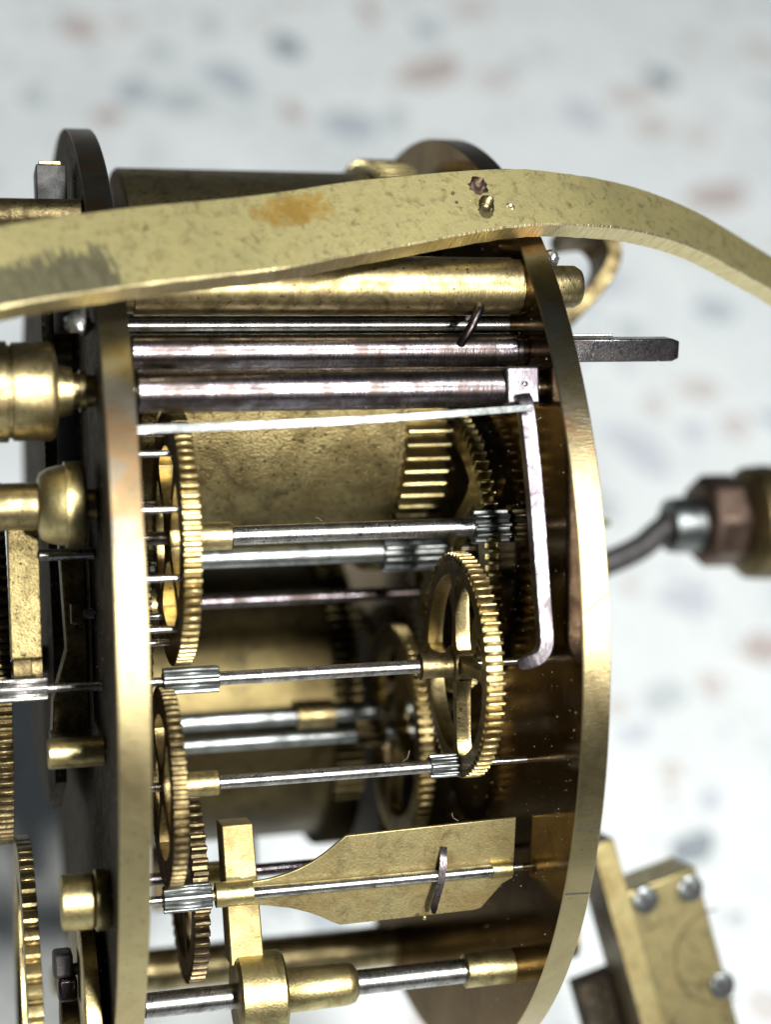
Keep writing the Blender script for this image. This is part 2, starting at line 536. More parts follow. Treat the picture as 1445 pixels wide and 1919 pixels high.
# ------------------------------------------------------------------ table
def build_table():
    me = bpy.data.meshes.new('tabletop')
    s, h = 0.9, 0.03
    vs = [(x, y, z) for z in (0, -h) for x, y in ((-s, -s), (s, -s), (s, s), (-s, s))]
    me.from_pydata(vs, [], [(0, 1, 2, 3), (7, 6, 5, 4), (0, 4, 5, 1), (1, 5, 6, 2), (2, 6, 7, 3), (3, 7, 4, 0)])
    me.materials.append(M['terrazzo'])
    t = bpy.data.objects.new('tabletop', me)
    scn.collection.objects.link(t)
    t['kind'] = 'structure'
    g = random.Random(21)
    def chip_poly(x, y, a, b, rot):
        n = g.randint(6, 9)
        out = []
        for i in range(n):
            an = 2 * math.pi * (i + g.uniform(-0.3, 0.3)) / n
            k = g.uniform(0.75, 1.12)
            px, py = a * k * math.cos(an), b * k * math.sin(an)
            out.append((x + px * math.cos(rot) - py * math.sin(rot), y + px * math.sin(rot) + py * math.cos(rot)))
        return out
    chips = CHIP_SPOTS + []
    taken = [(x, y, max(a, b)) for x, y, a, b, *_ in CHIP_SPOTS]
    names = ['grey', 'pale', 'lilac', 'pale', 'tan', 'pale', 'blue', 'pale', 'pale', 'lilac', 'tan', 'pale', 'brown', 'grey']
    rest = []
    tries = 0
    while len(rest) < 1500 and tries < 30000:
        tries += 1
        x, y = g.uniform(-220, 460), g.uniform(-120, 500)
        a = g.choice((1.4, 1.8, 2.4, 3.0, 4.0, 5.4, 6.6)) * g.uniform(0.8, 1.2)
        b = a * g.uniform(0.5, 0.95)
        if any((x - X) ** 2 + (y - Y) ** 2 < (a * 0.8 + A * 0.8 + 0.8) ** 2 for X, Y, A in taken):
            continue
        taken.append((x, y, a))
        rest.append((x, y, a, b, g.uniform(0, 3.1), g.choice(names)))
    rest.sort(key=lambda c: abs(c[0] - 130) + abs(c[1] - 180))
    near, far = rest[:250], rest[250:]
    for x, y, a, b, rot, kind in [(x, y, a * 1.15, b * 1.15, r, c) for x, y, a, b, r, c in chips] + near:
        P = chip_poly(0, 0, a, b, rot)
        N = len(P)
        cm = bpy.data.meshes.new('stone_chip')
        cm.from_pydata([(q[0] * MM, q[1] * MM, z * MM) for z in (-0.3, 0.05) for q in P], [],
                       [tuple(range(N, 2 * N))] + [(i, (i + 1) % N, N + (i + 1) % N, N + i) for i in range(N)])
        cm.materials.append(CHIPS[kind])
        o = bpy.data.objects.new('stone_chip', cm)
        o.location = (x * MM, y * MM, 0)
        scn.collection.objects.link(o)
        o.parent = t
    vs, fs, fm = [], [], []
    for x, y, a, b, rot, kind in far:
        P = chip_poly(x, y, a, b, rot)
        k = len(vs)
        vs += [(q[0] * MM, q[1] * MM, 0.05 * MM) for q in P]
        fs.append(tuple(range(k, k + len(P))))
        fm.append(list(CHIPS).index(kind))
    cm = bpy.data.meshes.new('stone_chips')
    cm.from_pydata(vs, [], fs)
    for c in CHIPS.values():
        cm.materials.append(c)
    for p, i in zip(cm.polygons, fm):
        p.material_index = i
    o = bpy.data.objects.new('stone_chips', cm)
    scn.collection.objects.link(o)
    o.parent = t
    o['kind'] = 'stuff'

# (x, y, half length, half width, turn, colour) on the table, mm
CHIP_SPOTS = [
    (30.5, 347.6, 5.7, 6.3, 0.09, 'brown'),
    (53.6, 336.4, 4.5, 5.4, 0.08, 'grey'),
    (70.5, 353.3, 3.9, 6.5, 0.09, 'grey'),
    (73.7, 321.5, 10.2, 6.1, -1.07, 'blue'),
    (94.0, 341.1, 5.2, 7.3, 0.08, 'slate'),
    (89.8, 305.3, 3.3, 5.8, 0.06, 'brown'),
    (124.8, 366.3, 3.2, 8.8, 0.09, 'brown'),
    (106.6, 299.2, 8.3, 6.6, -0.26, 'blue'),
    (142.6, 356.3, 4.7, 7.8, 0.09, 'blue'),
    (137.6, 330.4, 12.7, 7.0, 0.64, 'brown'),
    (161.4, 369.7, 8.2, 7.3, 0.09, 'tan'),
    (159.0, 327.3, 6.4, 6.5, 0.07, 'tan'),
    (180.0, 344.6, 6.7, 7.0, 0.08, 'pale'),
    (182.5, 309.0, 6.4, 8.0, 0.06, 'lilac'),
    (202.5, 320.8, 9.8, 5.9, 0.51, 'tan'),
    (217.1, 331.2, 4.9, 6.9, 0.07, 'slate'),
    (204.8, 302.9, 8.0, 6.4, 0.65, 'tan'),
    (239.8, 362.8, 7.3, 6.7, 0.08, 'pale'),
    (261.1, 352.5, 5.2, 7.6, 0.08, 'tan'),
    (43.4, 313.8, 5.9, 6.5, 0.06, 'blue'),
    (57.0, 309.0, 7.8, 6.3, 0.35, 'grey'),
    (214.5, 266.6, 11.6, 6.3, 0.27, 'brown'),
    (193.5, 214.1, 6.1, 5.5, 0.00, 'blue'),
    (165.2, 205.2, 3.9, 4.6, -0.00, 'grey'),
    (162.6, 176.5, 2.9, 4.2, -0.02, 'tan'),
    (153.7, 160.6, 9.8, 6.0, -1.06, 'lilac'),
    (149.6, 112.1, 6.5, 5.0, -0.06, 'lilac'),
    (162.3, 96.5, 5.7, 4.4, 0.58, 'brown'),
    (124.7, 75.6, 3.5, 2.8, -0.08, 'lilac'),
    (123.5, 83.3, 3.0, 2.2, -0.08, 'tan'),
    (130.0, 66.4, 2.9, 2.7, -0.09, 'tan'),
    (128.5, 48.7, 6.0, 3.1, 0.33, 'slate'),
    (131.6, 32.4, 2.7, 2.4, -0.11, 'grey'),
    (130.6, 13.8, 3.7, 3.3, -0.12, 'tan'),
    (195.6, 242.9, 7.6, 4.0, 0.02, 'tan'),
    (164.2, 226.7, 8.0, 6.2, 0.01, 'lilac'),
    (182.5, 167.5, 4.5, 5.3, -0.03, 'tan'),
    (14.1, 309.1, 3.8, 5.6, 0.06, 'grey'),
    (8.9, 325.6, 3.8, 5.1, 0.07, 'pale'),
    (170.0, 165.9, 3.6, 4.1, -0.03, 'lilac'),
]
build_table()

# ------------------------------------------------------------------ frame of the movement
frame = thing('movement_frame', (0, -R_PLATE, 0), 'round brass clock plates held apart by turned pillars, holding all the wheels', 'clock frame')
def plate(u0, u1, name, label, rim):
    n = 180
    b = 0.10
    prof = [(u0, R_PLATE - b), (u0 + b, R_PLATE), (u1 - b, R_PLATE), (u1, R_PLATE - b)]
    vs, fs = lathe(prof, 0, 0, n)
    fm = [1] * (3 * n) + ([2, 0] if u0 == 0 else [0, 0])
    o = mesh_obj(name, vs, fs, None, frame, smooth=30, mats=['plate_face', rim, 'dirty_face'], fm=fm)
    put(o, label)
    return o
front_plate = plate(0, U_IN_L, 'plate', 'plate with patchy brown and grey tarnish on its upper rim', 'front_rim')
back_plate = plate(U_IN_R, U_IN_R + T_PLATE, 'plate', 'plate with dark mirror-like inner face', 'back_rim')

def pillar(v, w, r, mat, pins=True):
    a, b = U_IN_L, U_IN_R
    prof = [(a, r * 0.92), (a + 0.9, r * 0.92), (a + 1.0, r), (b - 1.0, r), (b - 0.75, r * 1.0), (b - 0.7, r * 0.93), (b, r * 0.93)]
    p = mesh_obj('pillar', *lathe(prof, v, w, 48), mat, frame, smooth=40)
    nub = [(b + T_PLATE, r * 0.74), (b + T_PLATE + 2.6, r * 0.74), (b + T_PLATE + 3.1, r * 0.62), (b + T_PLATE + 3.3, r * 0.3)]
    mesh_obj('pillar_end', *lathe(nub, v, w, 32), 'copper' if False else 'pillar_brass', p, smooth=40)
    nub = [(-2.4, r * 0.5), (-2.1, r * 0.7), (0, r * 0.7)]
    mesh_obj('pillar_end', *lathe(nub, v, w, 32), mat, p, smooth=40)
    return p
p1 = pillar(26.4, 33.0, 2.37, 'pillar_brass')
mesh_obj('taper_pin', *lump((37.4, 28.6, 33.8), (0.55, 0.75, 0.6), 3), 'solder', p1, smooth=60)
mesh_obj('taper_pin', *lump((-1.1, 23.2, 35.6), (1.0, 1.0, 0.7), 4, amp=0.3), 'solder', p1, smooth=60)
pillar(30.0, -30.0, 2.2, 'pillar_brass')
pillar(-39.5, -14.0, 2.3, 'pillar_brass')

# dust grains clinging to the back plate's inner face
vs, fs = [], []
for i in range(1500):
    while True:
        v, w = rnd.uniform(-44, 42), rnd.uniform(8, 44)
        if v * v + w * w < 44 ** 2:
            break
    r = 0.02 + 0.07 * rnd.random() ** 4
    k = len(vs)
    a = rnd.uniform(0, 6.28)
    for q in range(3):
        vs.append((U_IN_R - 0.002, v + r * math.sin(a + 2.1 * q), w + r * math.cos(a + 2.1 * q) * rnd.uniform(0.6, 1.4)))
    vs.append((U_IN_R - r * 0.9, v, w))
    fs += [(k, k + 1, k + 3), (k + 1, k + 2, k + 3), (k + 2, k, k + 3)]
put(mesh_obj('dust', vs, fs, 'dust', back_plate, smooth=0), kind='stuff')

vs, fs = [], []
for i in range(500):
    while True:
        v, w = rnd.uniform(-44, 40), rnd.uniform(15, 44.6)
        if v * v + w * w < 44.6 ** 2:
            break
    r = 0.03 + 0.12 * rnd.random() ** 4
    k = len(vs)
    a = rnd.uniform(0, 6.28)
    for q in range(3):
        vs.append((0.002, v + r * math.sin(a + 2.1 * q), w + r * math.cos(a + 2.1 * q)))
    vs.append((-r, v, w))
    fs += [(k, k + 1, k + 3), (k + 1, k + 2, k + 3), (k + 2, k, k + 3)]
put(mesh_obj('dust', vs, fs, 'dust', front_plate, smooth=0), kind='stuff')

# scored lines across the back plate's rim
for ang, slant in ((0.02, 0.7), (-0.375, 0.1), (-0.515, -0.05)):
    c = (U_IN_R + T_PLATE / 2, R_PLATE * math.sin(ang), R_PLATE * math.cos(ang))
    l = math.hypot(1, slant)
    ax = ((1 / l, slant / l * math.cos(ang), -slant / l * math.sin(ang)),)
    n = (0, math.sin(ang), math.cos(ang))
    s = Vector(n).cross(Vector(ax[0]))
    mesh_obj('scored_line', *box(c, ((T_PLATE / 2 - 0.12) * l, 0.075, 0.012), (ax[0], tuple(s), n)), 'black_iron', back_plate, smooth=0)

# ------------------------------------------------------------------ barrels
def barrel(v, w, r, u0, ub, ue, nt, label, skin='barrel_brass'):
    t = thing('spring_barrel', (u0, v, w), label, 'barrel', 'spring barrels')
    rod('arbor', U_IN_L - 0.8, U_IN_R + 0.8, 1.6, v, w, 'steel', t)
    prof = [(u0, 1.7), (u0, r - 1.2), (u0 + 0.01, r - 0.25), (u0 + 0.25, r), (ub, r), (ub, r + 0.12), (ub + 0.5, r + 0.12), (ub + 0.5, 1.7)]
    mesh_obj('drum', *lathe(prof, v, w, 120), skin, t, smooth=40)
    mesh_obj('toothed_ring', *gear_ring(ub + 0.4, ue, v, w, nt, r - 0.75, r + 1.35, r - 3, 0.01, 0.50, 0.02), 'brass' if skin == 'barrel_brass' else skin, t, smooth=30, bevel=0.06, seg=1)
    rod('lid', ue - 1.2, ue - 0.3, r - 2.9, v, w, 'dark_brass', t, 64)
    return t
barrel(22.6, 4.0, 18.7, 4.6, 27.6, 32.0, 96, 'large brass spring barrel with coarse teeth, behind the two dark steel arbors')
barrel(-11.5, -19.0, 15.5, 5.0, 26.0, 29.5, 100, 'smaller brass spring barrel deep behind the spoked wheel train', 'shaded_rear_brass')

# ------------------------------------------------------------------ wheel train
UA, UB = U_IN_L - 0.9, U_IN_R + 0.9       # pivots run into the plates

# arbor B: centre wheel with heavy pinion
vB, wB = 4.73, 17.0
t = thing('centre_wheel', (U_IN_L, vB, wB), 'heavy steel arbor with broad pinion and brass wheel meshing with the large barrel', 'gear')
rod('arbor', 3.5, 26.8, 0.95, vB, wB, 'grey_steel', t)
rod('pivot', UA, 3.6, 0.5, vB, wB, 'steel', t, 20)
rod('pivot', 33.8, UB, 0.5, vB, wB, 'steel', t, 20)
pinion_part(t, 26.6, 32.2, vB, wB, 10, 1.9, phase=0.2)
wheel_part(t, 'brass', 32.4, 33.6, vB, wB, 80, 13.0, depth=0.95, rim=1.7, hub=2.6, spokes=4, sang=0.5, sw=(0.8, 0.7), fat=0.45)

# arbor A: pin wheel
vA, wA = 6.78, 29.0
t = thing('pin_wheel', (U_IN_L, vA, wA), 'brass wheel with steel pins on its side, beside the tarnished front plate', 'gear')
rod('arbor', 10.6, 31.5, 0.80, vA, wA, 'steel', t)
mesh_obj('taper', *lathe([(29.6, 0.81), (30.8, 0.6), (31.4, 0.6)], vA, wA, 24), 'steel', t)
rod('pivot', UA, 6.0, 0.55, vA, wA, 'steel', t, 20)
rod('pivot', 34.4, UB, 0.35, vA, wA, 'steel', t, 20)
rod('collet', 7.0, 11.0, 1.14, vA, wA, 'brass', t)
pinion_part(t, 31.4, 34.45, vA, wA, 10, 1.48, mat='grey_steel', phase=0.1)
wheel_part(t, 'gear_brass', 5.75, 7.1, vA, wA, 78, 10.25, depth=0.6, rim=2.3, hub=2.0, spokes=4, sang=0.75, fat=0.62)
for i in range(10):
    a = 0.27 + 2 * math.pi * i / 10
    rod('pin', 2.9, 5.9, 0.27, vA + 8.35 * math.sin(a), wA + 8.35 * math.cos(a), 'steel', t, 14, 0.08)

# arbor C: thin arbor behind, wheel close to the front plate
vC, wC = 0.44, 8.0
t = thing('intermediate_wheel', (U_IN_L, vC, wC), 'thin spoked brass wheel behind the steel pins, on a dull slender arbor', 'gear')
rod('arbor', UA, UB, 0.62, vC, wC, 'dark_steel', t)
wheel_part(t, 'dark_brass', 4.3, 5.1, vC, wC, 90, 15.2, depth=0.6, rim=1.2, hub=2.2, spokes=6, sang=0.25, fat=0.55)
rod('collet', 5.0, 7.4, 1.3, vC, wC, 'brass', t)

# arbor D: warning wheel
vD, wD = -4.40, 31.5
t = thing('warning_wheel', (U_IN_L, vD, wD), 'sharp-toothed four-spoked brass wheel in front of the lever foot', 'gear')
rod('arbor', 9.0, 25.9, 0.56, vD, wD, 'steel', t)
rod('pivot', -4.2, 5.0, 0.36, vD, wD, 'steel', t, 20)
rod('pivot', 29.8, UB, 0.28, vD, wD, 'steel', t, 20)
pinion_part(t, 4.75, 9.15, vD, wD, 8, 1.10, phase=0.35)
pinion_part(t, -8.4, -4.1, vD, wD, 8, 0.86, mat='steel', phase=0.2)
mesh_obj('collet', *lathe([(25.6, 0.85), (25.7, 1.1), (26.0, 1.1), (26.05, 1.02), (28.3, 1.02), (28.35, 1.6), (28.7, 1.6)], vD, wD, 32), 'pillar_brass', t, smooth=40)
wheel_part(t, 'gear_brass', 28.6, 29.9, vD, wD, 72, 9.25, depth=0.72, rim=1.1, hub=1.45, spokes=4, sang=math.pi / 2 - 0.06, sw=(0.50, 0.34), fat=0.42)

# arbor E: locking wheel and pinion
vE, wE = -12.60, 31.5
t = thing('locking_wheel', (U_IN_L, vE, wE), 'narrow greasy brass wheel meshing with the fly pinion', 'gear')
rod('arbor', 8.7, 26.4, 0.53, vE, wE, 'steel', t)
rod('pivot', UA, 4.6, 0.36, vE, wE, 'steel', t, 20)
rod('pivot', 30.7, UB, 0.26, vE, wE, 'steel', t, 20)
rod('collet', 5.2, 8.9, 0.98, vE, wE, 'brass', t)
pinion_part(t, 26.25, 30.8, vE, wE, 8, 0.98, phase=0.1)
wheel_part(t, 'old_brass', 4.35, 5.45, vE, wE, 66, 7.85, depth=0.5, rim=1.7, hub=1.5, spokes=4, sang=0.9, sw=(0.45, 0.35), fat=0.62)

# arbor H: far spoked wheel
vH, wH = -13.26, 5.0
t = thing('far_spoked_wheel', (U_IN_L, vH, wH), 'blurred spoked brass wheel behind the sharp-toothed wheel, on a grey arbor', 'gear')
rod('arbor', UA, UB, 0.75, vH, wH, 'grey_steel', t)
pinion_part(t, 26.5, 29.4, vH, wH, 10, 1.35, mat='old_brass')
wheel_part(t, 'gear_brass', 30.2, 31.5, vH, wH, 76, 10.6, depth=0.8, rim=1.5, hub=2.0, spokes=4, sang=1.2, fat=0.5)
# second grey arbor beside it
t = thing('plain_arbor', (U_IN_L, -12.0, -2.0), 'plain grey steel arbor running between both plates beneath the smaller barrel', 'arbor')
rod('arbor', U_IN_L, U_IN_R, 0.9, -12.0, -2.0, 'grey_steel', t)
rod('collar', 22.0, 26.0, 1.4, -12.0, -2.0, 'pillar_brass', t)

# wheel K: dark wheel behind the fly pinion
vK, wK = -22.77, 18.0
t = thing('dark_brass_wheel', (U_IN_L, vK, wK), 'dark brown brass wheel half hidden behind the fly pinion', 'gear')
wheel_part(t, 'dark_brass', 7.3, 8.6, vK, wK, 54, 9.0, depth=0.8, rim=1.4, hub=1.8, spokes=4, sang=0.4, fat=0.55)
rod('arbor', UA, 24.0, 0.55, vK, wK, 'dark_steel', t)
rod('arbor', 23.8, UB, 0.35, vK, wK, 'dark_steel', t)
rod('collet', 8.5, 11.0, 1.1, vK, wK, 'brass', t)

# ------------------------------------------------------------------ fly
vF, wF = -21.91, 29.5
t = thing('fly', (U_IN_L, vF, wF), 'flat brass air-brake fan with a curved shoulder and small spring, on a steel rod', 'fan')
rod('arbor', 11.2, 31.9, 0.50, vF, wF + 0.42, 'steel', t)
rod('pivot', UA, 4.6, 0.36, vF, wF, 'steel', t, 20)
rod('pivot', 33.6, UB, 0.32, vF, wF, 'steel', t, 20)
pinion_part(t, 4.45, 8.3, vF, wF, 7, 1.10, phase=0.25)
mesh_obj('sleeve', *lathe([(8.3, 0.5), (8.35, 0.45), (8.6, 0.45), (8.62, 1.0), (11.6, 1.0)], vF, wF, 30), 'brass', t, smooth=40)
rod('sleeve', 31.7, 33.7, 0.72, vF, wF + 0.1, 'brass', t)
ft = math.radians(-14)
ey = (0, math.cos(ft), -math.sin(ft))
ez = (0, math.sin(ft), math.cos(ft))
top = [(9.0, 0.8), (11.0, 0.75), (13.0, 0.95), (14.2, 1.2), (15.3, 1.55), (16.5, 2.08), (17.6, 2.78), (18.6, 3.58), (19.3, 4.15), (26.0, 4.32), (33.9, 4.5)]
bot = [(33.9, -0.95), (33.0, -1.4), (31.2, -3.45), (30.6, -3.6), (19.0, -3.75), (18.3, -3.4), (17.3, -2.8), (16.2, -2.3), (14.8, -1.8), (13.0, -1.4), (11.0, -1.1), (9.0, -0.95)]
mesh_obj('vane', *extrude(top + bot, (0, vF, wF), (1, 0, 0), ey, ez, -0.32, -0.04), 'satin_brass', t, smooth=30, bevel=0.05)
sp = catmull([(28.0, vF + 3.7, wF - 0.45), (27.85, vF + 3.2, wF - 0.1), (27.5, vF + 1.6, wF + 0.9), (27.25, vF, wF + 1.08), (26.9, vF - 1.3, wF + 1.0), (26.6, vF - 2.3, wF + 0.9), (26.55, vF - 3.0, wF + 0.75)], 6)
mesh_obj('spring', *sweep(sp, lambda f: rect(0.30 * min(1, 0.5 + 4 * min(f, 1 - f)), 0.06), (0, 0, 1)), 'dark_steel', t, smooth=30)
mesh_obj('rivet', *lump((25.7, vF - 3.2, wF + 0.9), (0.22, 0.22, 0.2), 11, amp=0.08), 'brass', t, smooth=80)

# ------------------------------------------------------------------ hammer arbor along the bottom with its brass arm
vG, wG = -31.17, 26.0
t = thing('hammer_arbor', (U_IN_L, vG, wG), 'bright steel rod with polished brass boss carrying an upright flat brass arm', 'arbor')
rod('arbor', 3.0, 30.8, 1.02, vG, wG, 'steel', t)
rod('pivot', UA, 3.2, 0.6, vG, wG, 'steel', t, 20)
rod('boss', 10.5, 14.5, 3.4, vG, wG, 'brass', t, 56, 0.25)
mesh_obj('sleeve', *lathe([(14.4, 1.7), (14.6, 1.85), (19.9, 1.75), (20.5, 1.6), (20.8, 1.2)], vG, wG, 40), 'brass', t, smooth=50)
rod('bush', 30.3, UB, 1.46, vG, wG, 'brass', t)
ar = [(-0.15, 14.2), (2.45, 14.2), (3.05, 2.6), (0.25, 2.6)]
mesh_obj('arm', *extrude(ar, (9.9, vG, wG), (1, 0, 0), (0, 1, 0), (0, 0, 1), -2.4, 0.6), 'satin_brass', t, smooth=30, bevel=0.12)

# ------------------------------------------------------------------ invented dark levers and gear, filling gaps where the table shone through
for vv, u, hw, lab in ((-24.0, 22.3, 0.9, 'added dark upright lever behind the fly, nearer the back plate'), (-24.0, 12.2, 2.2, 'added broad dark upright lever behind the brass arm')):
    t = thing('added_rear_lever', (u, -39.0, -22.0), lab, 'lever', 'added dark levers at the back of the movement')
    lv = [(u - hw, -14.0), (u + hw, -14.0), (u + hw * 0.8, -38.0), (u - hw * 0.8, -38.0)]
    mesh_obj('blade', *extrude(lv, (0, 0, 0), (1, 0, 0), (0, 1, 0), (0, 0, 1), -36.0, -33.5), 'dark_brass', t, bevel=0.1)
    rod('hub', u - hw - 0.6, u + hw + 0.6, 1.5, -14.0, -34.8, 'dark_steel', t)
vR, wR = -17.0, -20.0
t = thing('added_rear_gear', (U_IN_L, vR, wR), 'added dark brown gear at the back, beyond the blurred spoked wheel', 'gear')  # invented gear, darkens the gap behind the wheel train
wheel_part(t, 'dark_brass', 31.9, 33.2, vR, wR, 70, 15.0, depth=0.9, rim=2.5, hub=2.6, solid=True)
rod('arbor', 30.0, UB, 0.7, vR, wR, 'dark_steel', t)

# ------------------------------------------------------------------ steel pieces near the top
vW, wW = 21.21, 33.0
t = thing('winding_arbor', (U_IN_L, vW, wW), 'dark steel arbor whose squared end sticks out beyond the back plate', 'arbor')
rod('arbor', 2.9, 34.2, 1.38, vW, wW, 'dark_steel', t, 40)
rod('pivot', UA, 3.0, 0.8, vW, wW, 'dark_steel', t, 24)
rod('pivot', 34.0, 38.2, 1.2, vW, wW, 'dark_steel', t, 24)
sq = [(38.0, 0.95), (47.9, 0.95), (48.6, 0.72)]
a45 = [math.pi / 4 + math.pi / 2 * i - 0.22 for i in range(4)]
vs = [(u, vW + h * 1.414 * math.sin(a), wW + h * 1.414 * math.cos(a)) for u, h in sq for a in a45]
fs = [(k * 4 + i, k * 4 + (i + 1) % 4, k * 4 + 4 + (i + 1) % 4, k * 4 + 4 + i) for k in range(2) for i in range(4)] + [(0, 1, 2, 3), (8, 9, 10, 11)]
mesh_obj('square_end', vs, fs, 'square_steel', t, smooth=30, bevel=0.12)
mesh_obj('key_strip', *box((40.3, vW + 1.15, wW + 0.2), (2.6, 0.10, 0.25)), 'steel', t, bevel=0.04)

t = thing('thin_rod', (U_IN_L, 23.6, 30.5), 'thin steel rod with a short dark cross pin under the thick pillar', 'arbor')
rod('arbor', U_IN_L - 0.8, U_IN_R + 0.8, 0.5, 23.6, 30.5, 'steel', t, 24)
cp = [Vector((30.9, 24.2, 30.4)), Vector((30.9, 24.6, 34.2)), Vector((30.3, 23.6, 35.0)), Vector((29.7, 22.5, 34.9)), Vector((29.2, 21.6, 34.3))]
cp = catmull([tuple(p) for p in cp], 4)
mesh_obj('cross_pin', *sweep(cp, lambda f: circ(0.42 - 0.06 * f), (1, 0, 0)), 'dark_steel', t, smooth=40)

vL, wL = 17.85, 37.0
t = thing('lifting_lever', (U_IN_L, vL, wL), 'thick brown steel arbor with a bright square block and long bent lever', 'lever')
rod('arbor', 2.8, 31.8, 1.6, vL, wL, 'dark_steel', t, 40)
rod('pivot', UA, 3.0, 0.7, vL, wL, 'steel', t, 24)
rod('pivot', 33.6, UB, 0.7, vL, wL, 'steel', t, 24)
mesh_obj('block', *box((32.75, vL, 37.2), (1.38, 1.5, 1.75)), 'lever_steel', t, smooth=30, bevel=0.22)
lp = catmull([(32.55, 16.9, 38.9), (32.65, 15.6, 39.6), (32.95, 9.5, 40.1), (33.2, 3.5, 40.1), (33.45, -1.2, 40.0), (33.42, -2.5, 39.95), (33.0, -3.3, 39.8), (32.2, -3.7, 39.5), (31.5, -3.95, 39.1)], 8)
mesh_obj('arm', *sweep(lp, lambda f: rect(0.64 - 0.10 * f - 0.22 * max(0, (f - 0.86) / 0.14), 0.5 - 0.2 * max(0, (f - 0.8) / 0.2)), (0, 0.0, 1)), 'lever_steel', t, smooth=40, bevel=0.1)
mesh_obj('dimple', *lump((32.9, vL + 0.1, 38.95), (0.22, 0.22, 0.06), 5, amp=0.05), 'dark_steel', t, smooth=80)

wp = catmull([(2.2, 14.85, 40.0), (9.0, 14.95, 40.6), (17.5, 15.15, 41.0), (25, 15.5, 41.1), (32.7, 15.95, 40.75)], 10)
o = mesh_obj('spring_wire', *sweep(wp, lambda f: rect(0.16, 0.33 - 0.05 * f), (0, 1, 0)), 'nickel', None, pos=(2.3, 14.9, 40.0), smooth=35, bevel=0.05)
put(o, 'pale flat spring wire stretched from the front plate to the lever', 'spring')

# ------------------------------------------------------------------ brass strap
sp = [(-24.0, 21.0, 48.5), (-15.0, 24.0, 47.0), (-6.98, 25.97, 45.0), (2.44, 27.92, 42.0), (12.75, 29.62, 39.0), (21.59, 31.45, 37.0), (33.28, 33.35, 35.0),
      (40.8, 33.52, 33.5), (46.44, 33.24, 31.5), (52.55, 32.18, 29.0), (59.43, 30.25, 25.5), (66.0, 28.3, 21.5), (73.0, 25.5, 15.5), (78.0, 22.5, 8.0), (80.5, 19.0, -2.0)]
path = catmull(sp, 10)
S = [0.0]
for a, b in zip(path, path[1:]):
    S.append(S[-1] + (b - a).length)
i0 = min(range(len(path)), key=lambda i: abs(path[i].x + 7))
L0 = S[i0]
def strap_width(i):
    x = path[i].x
    k = [(-24, 7.4), (-7, 7.1), (2.4, 7.3), (13, 7.4), (21.6, 7.2), (33.3, 6.2), (40.8, 5.6), (46.4, 5.2), (52.5, 4.7), (59.4, 4.5), (90, 4.3)]
    for (a, wa), (b, wb) in zip(k, k[1:]):
        if x <= b:
            return wa + (wb - wa) * (x - a) / (b - a)
    return 4.3
def strap_normal(f):
    return (0.0, 0.40, 0.917)
g = random.Random(5)
vs, fs, fm, uv = [], [], [], []
TH = 1.9
n = len(path)
for i, p in enumerate(path):
    tg = (path[min(i + 1, n - 1)] - path[max(i - 1, 0)]).normalized()
    nn = Vector(strap_normal(0)); nn = (nn - tg * nn.dot(tg)).normalized()
    sd = nn.cross(tg)
    h = strap_width(i) * 0.91 / 2
    c = 0.14
    j = g.uniform(-0.03, 0.03)
    for x, y in ((-h - j, -c), (-h + c, 0), (h - c, 0), (h + j, -c), (h + j, -TH + c), (h - c, -TH), (-h + c, -TH), (-h - j, -TH + c)):
        vs.append(tuple(p + sd * x + nn * y)); uv.append((S[i] - L0, x if y > -0.5 * TH else x + (1 if x > 0 else -1) * 1.6))
for i in range(n - 1):
    for k in range(8):
        q = (k + 1) % 8
        fs.append((i * 8 + k, i * 8 + q, i * 8 + 8 + q, i * 8 + 8 + k))
        fm.append(0 if k in (1, 5) else 1)
fs += [tuple(range(8)), tuple((n - 1) * 8 + k for k in range(8))]; fm += [1, 1]
strap = mesh_obj('brass_strap', vs, fs, None, None, pos=(33.28, 33.35, 35.0), smooth=32, mats=['strap', 'strap_edge'], fm=fm, uv=uv)
put(strap, 'curved flat brass strap with an orange stain and punched dents, across the top', 'strap')
def on_strap(u, across):
    i = min(range(n), key=lambda i: abs(path[i].x - u))
    tg = (path[i + 1] - path[i - 1]).normalized()
    nn = Vector((0, 0.40, 0.917)); nn = (nn - tg * nn.dot(tg)).normalized()
    return path[i] + nn.cross(tg) * across, tg, nn, nn.cross(tg)
def crater(u, across, r, mat, seed):
    c, tg, nn, sd = on_strap(u, across)
    gg = random.Random(seed)
    prof = [(1.7, -0.03), (1.35, 0.06), (1.0, 0.24), (0.75, 0.10), (0.4, 0.02), (0.05, 0.03)]
    N = 18
    lob, ph = gg.uniform(0.1, 0.3), gg.uniform(0, 6)
    vs, fs = [], []
    for k, h in prof:
        for i in range(N):
            a = 2 * math.pi * i / N
            q = r * k * (1 + lob * math.sin(2 * a + ph) + gg.uniform(-0.2, 0.2))
            vs.append(tuple(c + tg * q * math.cos(a) * 1.15 + sd * q * math.sin(a) + nn * (h * r * 1.6 * (1 + 0.9 * math.cos(a - 1)) - 0.0)))
    for k in range(len(prof) - 1):
        for i in range(N):
            j = (i + 1) % N
            fs.append((k * N + i, k * N + j, (k + 1) * N + j, (k + 1) * N + i))
    fs.append(tuple((len(prof) - 1) * N + i for i in range(N)))
    return mesh_obj('punched_dent', vs, fs, mat, strap, smooth=70)
crater(30.9, 1.3, 0.50, 'copper', 1)
crater(31.5, -0.7, 0.52, 'pillar_brass', 2)
crater(33.4, -0.9, 0.20, 'strap_edge', 3)
g = random.Random(31)
for i in range(5):       # scratchy burrs beside the dents
    crater(29.3 + g.uniform(-1.0, 1.0), 0.5 + g.uniform(-0.7, 0.7), g.uniform(0.06, 0.12), g.choice(('old_brass', 'pillar_brass')), 40 + i)

